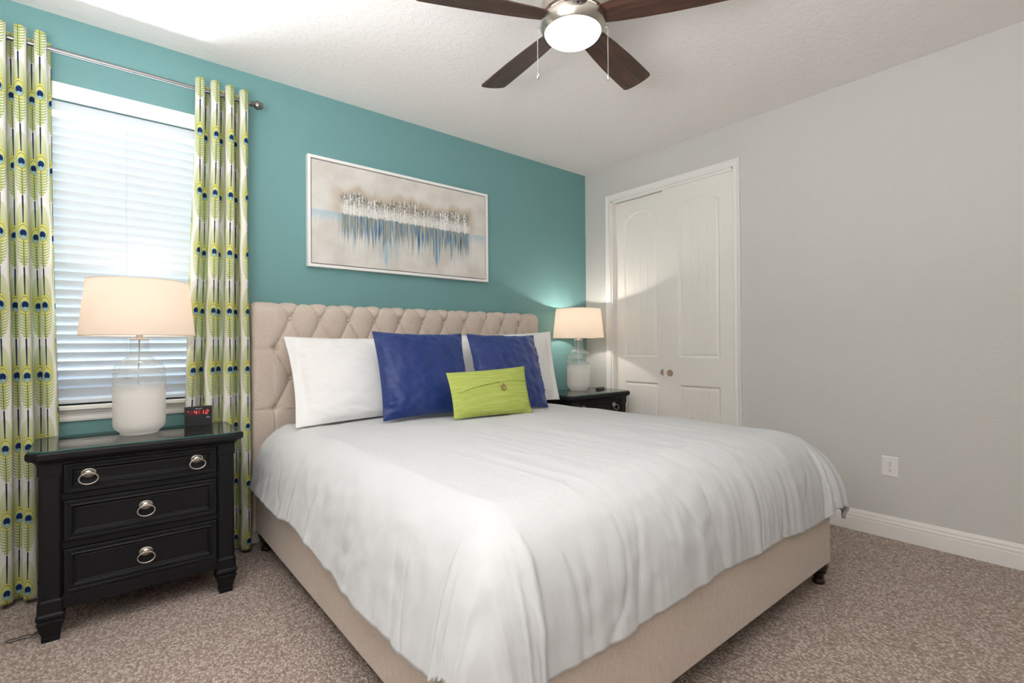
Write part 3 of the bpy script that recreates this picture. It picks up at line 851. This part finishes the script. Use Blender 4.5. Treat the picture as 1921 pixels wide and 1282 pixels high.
for row, off, n0, n1 in ((0, 0, 0, 10), (-1, .5, -1, 10), (-2, 0, 0, 10), (-3, .5, -1, 10)):
    for k in range(n0, n1+1):
        px, pz = BX0+(k+off)*SPX, BZ1+row*SPZ
        if btn0 is None:
            btn0 = MB().lathe([(0, .0125), (.006, .0120), (.0105, .0090), (.012, .005), (.011, .0)], n=20, axis='y').build('tuft_button', M_LINEN, hb, smooth=180)
            o = btn0
        else:
            o = btn0.copy(); C.objects.link(o); o.parent = hb
        o.location = loc_((px, yfr+.025, pz))
def rail(name, x0, x1, y0, y1):
    return MB().box(x0-BO.x, x1-BO.x, y0-BO.y, y1-BO.y, .10, .365).build(name, M_LINEN, bed, bevel=.012, seg=3)
rail('side_rail', BXL, BXL+.045, BYF+.0455, -.108); rail('side_rail', BXR-.045, BXR, BYF+.0455, -.108)
rail('foot_rail', BXL, BXR, BYF, BYF+.045)
MB().box(BXL+.046-BO.x, BXR-.046-BO.x, BYF+.046-BO.y, -.11-BO.y, .24, .30).build('slat_platform', M_DARKWOOD, bed)
for x, y in ((BXL+.045, BYF+.045), (BXR-.040, BYF+.042), (BXL+.045, -.16), (BXR-.045, -.16)):
    MB().lathe([(.020, 0), (.026, .003), (.029, .012), (.027, .019), (.022, .024), (.024, .040), (.029, .050), (.034, .054), (.034, .060), (.028, .063), (.036, .070), (.041, .082), (.041, .092), (.036, .100)],
               loc_((x, y, 0)), 32).build('leg', M_DARKWOOD, bed, smooth=45)
# rounded mattress
def rounded_slab(x0, x1, y0, y1, z0, z1, r, n=6):
    lp = []
    for k in range(n+1):
        a_ = PI/2*k/n; lp.append((r*(1-math.sin(a_)), z0+r*(1-math.cos(a_))))
    lp += [(q[0], z1-(q[1]-z0)) for q in reversed(lp)]
    loops = []
    for ins, z in lp:
        l = []
        for cx, cy, a0 in ((x1-.08, y0+.08, -PI/2), (x1-.08, y1-.08, 0), (x0+.08, y1-.08, PI/2), (x0+.08, y0+.08, PI)):
            for k in range(7):
                a_ = a0+PI/2*k/6; l.append((cx+(.08-ins)*math.cos(a_), cy+(.08-ins)*math.sin(a_), z))
        loops.append(l)
    return MB().loops(loops)
tag(rounded_slab(-2.790, -.960, -2.200, -.125, .302, .600, .06).build('mattress', M_SHEET, smooth=50), 'thick white mattress under the white duvet on the bed', 'mattress')

# duvet
DXL, DXR, DYF, DYH = -2.735, -1.005, -2.13, -.20
TAB = [(0, 0, 0), (.05, .048, .014), (.118, .103, .054), (.17, .134, .096), (.224, .158, .146), (.331, .184, .25), (.41, .202, .33), (.50, .230, .42), (.62, .275, .535)]
TABF = [(0, 0, 0), (.06, .059, .009), (.12, .114, .033), (.18, .160, .074), (.25, .196, .136), (.33, .214, .214), (.41, .220, .292), (.50, .224, .382), (.62, .235, .50)]
TABC = [(0, 0, 0), (.10, .098, .022), (.20, .190, .075), (.30, .262, .155), (.40, .305, .248), (.50, .322, .350), (.62, .330, .470)]
def smooth_tab(tab, n=160, w=.045):
    out = []
    for k in range(n+1):
        d = .66*k/n; ww = min(w, d)
        sm = [interp(tab, d+ww*(q/6-1)) for q in range(13)]
        out.append((d,)+tuple(sum(v[i] for v in sm)/13 for i in range(2)))
    return out
def look(tab, d):
    f = min(d/.66*160, 159.999); k = int(f); f -= k; a, b = tab[k], tab[k+1]
    return a[1]+(b[1]-a[1])*f, a[2]+(b[2]-a[2])*f
TAB, TABF, TABC = smooth_tab(TAB), smooth_tab(TABF), smooth_tab(TABC)
def duvet_z(x, y):
    cx = (x+1.87)/.865; cy = (y+1.15)/1.0
    z = .716 + .026*max(0, 1-cx*cx)**1.2*(1-.25*min(1, abs(cy))**3)
    z -= .0125*sstep(-1.05, -.75, y)
    z += .010*nz(x*2.1+3, y*1.7, 1.3) + .0030*nz(x*7, y*5, 4.4)
    return z
def duvet_pt(s, t):
    """s, t: flat sheet coordinates (metres)"""
    ex = max(DXL-s, 0, s-DXR); sx = -1 if s < DXL else 1
    ey = max(DYF-t, 0)
    bx_, by_ = min(max(s, DXL), DXR), max(t, DYF)
    d = math.hypot(ex, ey)
    if ex > 0 and ey > 0: d *= 1 - .13*(2*ex*ey/(ex*ex+ey*ey))
    z0 = duvet_z(bx_, by_)
    # long faint creases running over the top and fading down the drop
    z0 += (.0022*nz(s*16, t*1.1, 7.45) + .0028*math.exp(-abs(nz(s*9+t*.8, t*.9, 17.37))/.03))*sstep(-.9, -1.7, t)*(1-sstep(0, .16, d))*(1-sstep(.55, .80, abs(s+1.87)))
    if d < 1e-6: return (bx_, by_, z0)
    dl = math.hypot(ex, ey); dx, dy = sx*ex/dl, -ey/dl
    cor = 2*abs(dx*dy)                                   # 1 on the corner diagonal
    o0, p0 = look(TAB, d); o1, p1 = look(TABF, d); o2, p2 = look(TABC, d)
    out = o0*dx*dx + o1*dy*dy; drop = p0*dx*dx + p1*dy*dy
    kc = cor if sx > 0 else cor*.45
    out += (o2-out)*kc; drop += (p2-drop)*kc
    drop *= 1 + .05*abs(dy)
    if dy == 0 or sx < 0: drop *= 1 + .17*sstep(-1.0, -1.75, t)*abs(dx)
    if sx > 0: drop *= 1-.03*cor
    # folds that hang down the drop
    al = t if abs(dx) > abs(dy) else s
    ang = math.atan2(ey, ex)*.45
    q = (al + ang*sx*.0) if cor < .02 else None
    par_ = (t*abs(dx)+s*abs(dy)) + math.atan2(ey, ex)*.30
    am = sstep(.05, .36, d)
    wv = .013*nz(par_*3.6, d*1.1, 2.43) + .006*nz(par_*10.5, d*1.8, 5.61) + .0035*nz(par_*30, d*2.2, 9.47)*(1-cor)
    sharp = -(1-.8*cor)*.007*math.exp(-abs(nz(par_*6.5, d*1.2, 11.39))/.04)
    am2 = am*(1+.3*abs(dy)+.35*cor)
    out += (wv + sharp*.8)*am2
    drop += .012*nz(par_*3.1, 0.5, 6.4)*sstep(.1, .4, d)
    fine_ = .0035*nz(s*14, t*14, d*9)*sstep(.0, .1, d)
    return (bx_+dx*(out+fine_), by_+dy*(out+fine_), z0-drop+fine_*.5)
rows = []; NU, NV = 300, 320
SX0, SX1, TY0 = DXL-.415, DXR+.45, DYF-.475
for j in range(NV+1):
    f = j/NV; t = DYH+(TY0-DYH)*f; row = []
    for i in range(NU+1):
        s = SX0+(SX1-SX0)*i/NU
        row.append(duvet_pt(s, t))
    rows.append(row)
mb = MB(); mb.grid(rows)
dv = mb.build('duvet', M_SHEET, smooth=180, solid=.016, solid_off=-1)
tag(dv, 'smooth white duvet spread over the whole bed', 'duvet')

# ------------------------------------------------------------------ pillows
def cushion(name, label, cat, group, m, BL, BR, TR, TL, T, seed, flange=0.0, pinch=.05, puff=.5, wr=.004, N=64, bow=0.0, fr=6.0, diag=0.0, gath=1.5):
    BL, BR, TR, TL = (Vector(q) for q in (BL, BR, TR, TL))
    c = (BL+BR+TR+TL)/4; ex = ((BR+TR)-(BL+TL)).normalized(); ey = ((TL+TR)-(BL+BR)).normalized()
    n = ex.cross(ey).normalized(); ey = n.cross(ex)        # n points to the front (-y)
    W = ((BR+TR)-(BL+TL)).length/2; H = ((TL+TR)-(BL+BR)).length/2
    fa_x = flange/W*2; fa_y = 0.0
    def pt(a_, b_, side):
        # a_, b_ in -1..1 : outline pulled in between the corners
        pa = a_*(1-pinch*(1-b_*b_)**1.0*abs(a_)**3); pbb = b_*(1-pinch*1.1*(1-a_*a_)*abs(b_)**3)
        P = (BL*(1-pa)*(1-pbb)+BR*(1+pa)*(1-pbb)+TR*(1+pa)*(1+pbb)+TL*(1-pa)*(1+pbb))/4
        ia = max(0, 1-abs(a_)-fa_x)/(1-fa_x); ib = max(0, 1-abs(b_)-fa_y)/(1-fa_y)
        e = (1-(1-ia)**2.4)*(1-(1-ib)**2.4)
        th = T*max(e, 0)**puff*sstep(0, .22, e)**.35
        th = max(th, .004*min(1, (1-abs(a_))*30)*min(1, (1-abs(b_))*30))
        edge = 1-min(1, min(1-abs(a_), 1-abs(b_))*3.0)
        wn = wr*nz(a_*fr+seed, b_*fr*.8, seed*1.7) + wr*.8*nz((a_+b_)*fr*1.6, (a_-b_)*fr*.5, seed+4) + wr*.55*nz(a_*fr*3, b_*fr*3, seed+8)*(.3+edge)
        # gathers running in from the side seams
        wn += wr*gath*edge*(nz(a_*2.5, b_*13+seed, 3.3)+.6*nz(a_*4, b_*27+seed, 6.3))*min(1, (1-abs(a_))*9)*abs(a_)**2
        if diag: wn += -diag*math.exp(-abs((a_*.62-b_*.8)+.05*nz(a_*4, b_*4, seed))/.035)*max(0, 1-(a_*.8+b_*.6)**2*2.2)
        P = P + n*(side*max(th+wn*min(1, max(0, th-.004)/T*3), th*.35))
        if flange and e <= 0: P = P + n*(.004*nz(a_*4, b_*7, seed))
        P = P - c; q = Vector((P.dot(ex), P.dot(ey), P.dot(n)))
        return q
    mb = MB()
    gr = [-math.cos(PI*k/N)*.55+ (2*k/N-1)*.45 for k in range(N+1)]
    for side in (1, -1):
        mb.grid([[pt(a_, b_, side) for a_ in gr] for b_ in gr])
    # make sure the two shells share their border
    me_o = mb.build(name, m, smooth=180, bevel=0)
    bmx = bmesh.new(); bmx.from_mesh(me_o.data); bmesh.ops.remove_doubles(bmx, verts=bmx.verts, dist=.0004)
    bmesh.ops.recalc_face_normals(bmx, faces=bmx.faces); bmx.to_mesh(me_o.data); bmx.free()
    for p_ in me_o.data.polygons: p_.use_smooth = True
    me_o.matrix_world = Matrix(((ex.x, ey.x, n.x, c.x), (ex.y, ey.y, n.y, c.y), (ex.z, ey.z, n.z, c.z), (0, 0, 0, 1)))
    tag(me_o, label, cat, group)
    return me_o, pt, (W, H)
cushion('pillow', 'white king pillow leaning on the headboard at the window side', 'pillow', 'white pillows', M_PILLOW,
        (-2.770, -.465, .712), (-1.80, -.465, .722), (-1.80, -.205, 1.195), (-2.760, -.205, 1.200), .088, 2.0, flange=.045, pinch=.045, wr=.006, N=72)
cushion('pillow', 'white king pillow showing right of the blue cushions by the far lamp', 'pillow', 'white pillows', M_PILLOW,
        (-1.765, -.470, .722), (-.835, -.480, .718), (-.700, -.245, 1.249), (-1.74, -.205, 1.212), .088, 5.0, flange=.045, pinch=.045, wr=.006, N=72)
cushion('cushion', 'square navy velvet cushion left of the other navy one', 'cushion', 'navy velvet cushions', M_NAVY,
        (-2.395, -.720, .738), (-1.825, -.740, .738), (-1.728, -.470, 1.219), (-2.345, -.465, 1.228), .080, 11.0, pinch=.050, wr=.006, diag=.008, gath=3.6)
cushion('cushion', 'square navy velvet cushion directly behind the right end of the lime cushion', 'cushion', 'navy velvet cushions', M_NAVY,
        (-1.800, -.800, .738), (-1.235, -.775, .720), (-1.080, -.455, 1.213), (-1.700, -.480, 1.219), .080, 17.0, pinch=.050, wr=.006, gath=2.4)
lime, lpt, (LW, LH) = cushion('lumbar_cushion', 'small lime green rectangular cushion with a button in front of the navy ones', 'cushion', None, M_LIME,
        (-2.088, -.935, .742), (-1.572, -.990, .738), (-1.500, -.835, 1.008), (-2.080, -.840, .990), .058, 23.0, pinch=.040, wr=.003)
# flap edge, loop and button of the lime cushion
def lime_front(a_, b_, off): q = lpt(a_, b_, 1); return Vector((q.x, q.y, q.z+off))
FL = [(-.86, .00), (-.6, .10), (-.3, .19), (0, .25), (.3, .29), (.6, .30), (.87, .24)]
def flz(a_): return interp(FL, a_)[0]
rows = []
for off, db in ((.0005, .10), (.0045, .03), (.0062, .0), (.0045, -.012), (-.002, -.014)):
    rows.append([lime_front(-.86+1.73*k/48, flz(-.86+1.73*k/48)+db, off) for k in range(49)])
MB().grid(rows).build('flap', M_LIME, lime, smooth=60)
mb = MB()
mb.tube([lime_front(.135, .27, .006), lime_front(.135, .10, .007), lime_front(.150, -.02, .008), lime_front(.175, -.06, .008), lime_front(.200, -.02, .008), lime_front(.212, .10, .007), lime_front(.212, .27, .006)], .0045, 8)
mb.build('loop', M_LIME, lime, smooth=180)
bc_ = lime_front(.175, .005, .008)
bt = MB().lathe([(.0185, -.002), (.0195, .0005), (.0185, .003), (.014, .0035), (.012, .0022), (0, .0020)], bc_, 28).build('button', M_BUTTON, lime, smooth=40)
bt['label'] = 'round brown button'
MB().lathe([(.0042, .0028), (0, .0030)], bc_, 12).build('button_hole', M_SLOT, bt)

# ------------------------------------------------------------------ painting
PX0, PX1, PZ0, PZ1 = -2.570, -1.184, 1.640, 2.337
pt_ = thing('painting', 'abstract painting of blue and white drips in a white frame over the bed', 'painting', ((PX0+PX1)/2, 0, (PZ0+PZ1)/2))
hw_, hh_ = (PX1-PX0)/2, (PZ1-PZ0)/2
def rect(i, y): return [(-hw_+i, y, -hh_+i), (hw_-i, y, -hh_+i), (hw_-i, y, hh_-i), (-hw_+i, y, hh_-i)]
MB().loops([rect(0, -.003), rect(0, -.040), rect(.0185, -.040), rect(.0185, -.012), rect(.02, -.003)], False, False).build('frame', mat('white frame paint', sr(240, 238, 235), .4), pt_, bevel=.0008)
MB().loops([rect(.0186, -.008), rect(.0186, -.012)]).build('shadow_gap', M_SLOT, pt_)
iv = .0245
mb = MB().loops([rect(iv, -.012), rect(iv, -.033)], cap1=True)
cv_ = mb.build('canvas', M_CANVAS, pt_)
uvl = cv_.data.uv_layers.new(name='UVMap')
for lp_ in cv_.data.loops:
    p = cv_.data.vertices[lp_.vertex_index].co; uvl.data[lp_.index].uv = ((p.x+hw_-iv)/(2*(hw_-iv)), (p.z+hh_-iv)/(2*(hh_-iv)))

# ------------------------------------------------------------------ outlet
ol = thing('wall_outlet', 'white duplex wall outlet low on the grey wall right of the bed', 'outlet', (0, -2.358, .418))
lp = []
for ins, d in ((0, 0), (0, .003), (.003, .0055), (.006, .006)):
    lp.append([(-d, -.0395+ins, -.0585+ins), (-d, .0395-ins, -.0585+ins), (-d, .0395-ins, .0585-ins), (-d, -.0395+ins, .0585-ins)])
MB().loops(lp).build('cover_plate', M_OUTLET, ol)
for zc in (.0195, -.0195):
    l = []
    for d, s in ((.005, 1.0), (.0072, 1.0), (.0078, .95)):
        l.append([(-d, .0172*s*max(-1, min(1, 1.25*math.cos(2*PI*k/40)))*1.0, zc+.0142*s*math.sin(2*PI*k/40)) for k in range(40)])
    rc = MB().loops(l).build('receptacle', M_OUTLET, ol)
    MB().box(-.0082, -.0070, -.0076, -.0056, zc+.000, zc+.008).box(-.0082, -.0070, .0056, .0076, zc+.001, zc+.0075).lathe([(.0026, -.0082), (.0026, -.0070)], (0, 0, zc-.0062), 14, 'x').build('slots', M_SLOT, rc)
MB().lathe([(.0028, -.0075), (.0028, -.005)], (0, 0, 0), 16, 'x').build('screw', M_PEWTER, ol)

# ------------------------------------------------------------------ ceiling fan
FX, FY = -2.022, -1.767
fan = thing('ceiling_fan', 'dark walnut five blade ceiling fan with a lit dome light', 'fan', (FX, FY, CH))
D = lambda z: z-CH
MB().lathe([(.070, D(2.738)), (.074, D(2.72)), (.074, D(2.66)), (.078, D(2.655)), (.090, D(2.645)), (.115, D(2.625)), (.126, D(2.60)), (.128, D(2.56)), (.128, D(2.525)), (.120, D(2.519)), (0, D(2.519))], n=72).build('motor_housing', M_NICKEL, fan, smooth=35)
MB().lathe([(.095, D(2.520)), (.095, D(2.500))], n=48).build('flywheel', M_DARK, fan)
lr = MB().lathe([(.110, D(2.503)), (.134, D(2.502)), (.1365, D(2.499)), (.1365, D(2.480)), (.134, D(2.474)), (.1235, D(2.456)), (.1185, D(2.4515)), (.1165, D(2.4525)), (.1165, D(2.46))], n=96, cap=False).build('light_ring', M_NICKEL, fan, smooth=35)
for a_ in (math.radians(232), math.radians(226), math.radians(238)):
    big = abs(a_-math.radians(232)) < .01
    MB().lathe([(.003 if not big else .0045, -.0015), (.003 if not big else .0045, .002), (0, .0025)], (0, 0, 0), 12, 'x').build('screw', M_PEWTER if not big else M_DARK, lr, loc=(.1362*math.cos(a_), .1362*math.sin(a_), D(2.490))).rotation_euler = (0, 0, a_)
dome = []
for k in range(13):
    a_ = PI/2*k/12; dome.append((.1165*math.cos(a_), D(2.4530)-.042*math.sin(a_)))
MB().lathe(dome, n=72, cap=False).build('light_dome', M_DOME, fan, smooth=180)['label'] = 'glowing white dome light'
TH0 = math.radians(12.3); ZB = D(2.507)
def blade_mesh():
    mb = MB(); out = []
    # outline: narrow root, widening to a rounded tip
    hwid = [(.105, .040), (.13, .046), (.18, .054), (.28, .063), (.40, .070), (.52, .0735), (.60, .0745), (.628, .0745)]
    top = [(r_, wv_) for r_, wv_ in hwid]
    cor = []
    for k in range(7):
        a_ = PI/2*k/6; cor.append((.628+.024*math.sin(a_), .0505+.024*math.cos(a_)))
    arc = []
    up_ = top + cor
    # the tip bows outward slightly
    tip = [(.652+.006*(1-(s_/.05)**2), s_) for s_ in (.03, .01, -.01, -.03)]
    out = up_ + tip + [(r_, -wv_) for r_, wv_ in reversed(up_)]
    lp = [[(r_, w_, z) for r_, w_ in out] for z in (-.003, .003)]
    mb.loops(lp); return mb
bl0 = blade_mesh().build('blade', M_WALNUT, fan, bevel=.001)
br0 = MB().loops([[(.085, -.022, -.009), (.15, -.030, -.008), (.175, 0, -.008), (.15, .030, -.008), (.085, .022, -.009)], [(.085, -.022, -.0035), (.15, -.030, -.0032), (.175, 0, -.0032), (.15, .030, -.0032), (.085, .022, -.0035)]])
for k in range(5):
    if k == 0: o = bl0
    else: o = bl0.copy(); C.objects.link(o); o.parent = fan
    o.location = (0, 0, ZB); o.rotation_euler = (math.radians(-13), 0, TH0+k*2*PI/5)
    if k == 0: ir = MB().loops([[(.085, -.022, .0035), (.15, -.030, .0033), (.175, 0, .0033), (.15, .030, .0033), (.085, .022, .0035)], [(.085, -.022, .009), (.15, -.030, .008), (.175, 0, .008), (.15, .030, .008), (.085, .022, .009)]]).build('blade_iron', M_NICKEL, bl0)
    else:
        q = ir.copy(); C.objects.link(q); q.parent = o
for a_, zb_ in ((math.radians(139), 2.285), (math.radians(-39), 2.275)):
    px, py = .1395*math.cos(a_), .1395*math.sin(a_)
    mb = MB(); mb.tube([(px*.97, py*.97, D(2.478)), (px*1.06, py*1.06, D(2.478))], .003, 8)
    ox_, oy_ = px*1.06, py*1.06; z = D(2.474)
    while z > D(zb_): mb.lathe([(0, z+.0016), (.0013, z+.0010), (.0016, z), (.0013, z-.001), (0, z-.0016)], (ox_, oy_, 0), 8); z -= .0036
    chn = mb.build('pull_chain', M_CHROME, fan, smooth=60)
    MB().lathe([(0, D(zb_)), (.004, D(zb_-.002)), (.0058, D(zb_-.009)), (.0058, D(zb_-.017)), (.004, D(zb_-.022)), (0, D(zb_-.024))], (ox_, oy_, 0), 20).build('chain_bob', M_CHROME, chn, smooth=60)
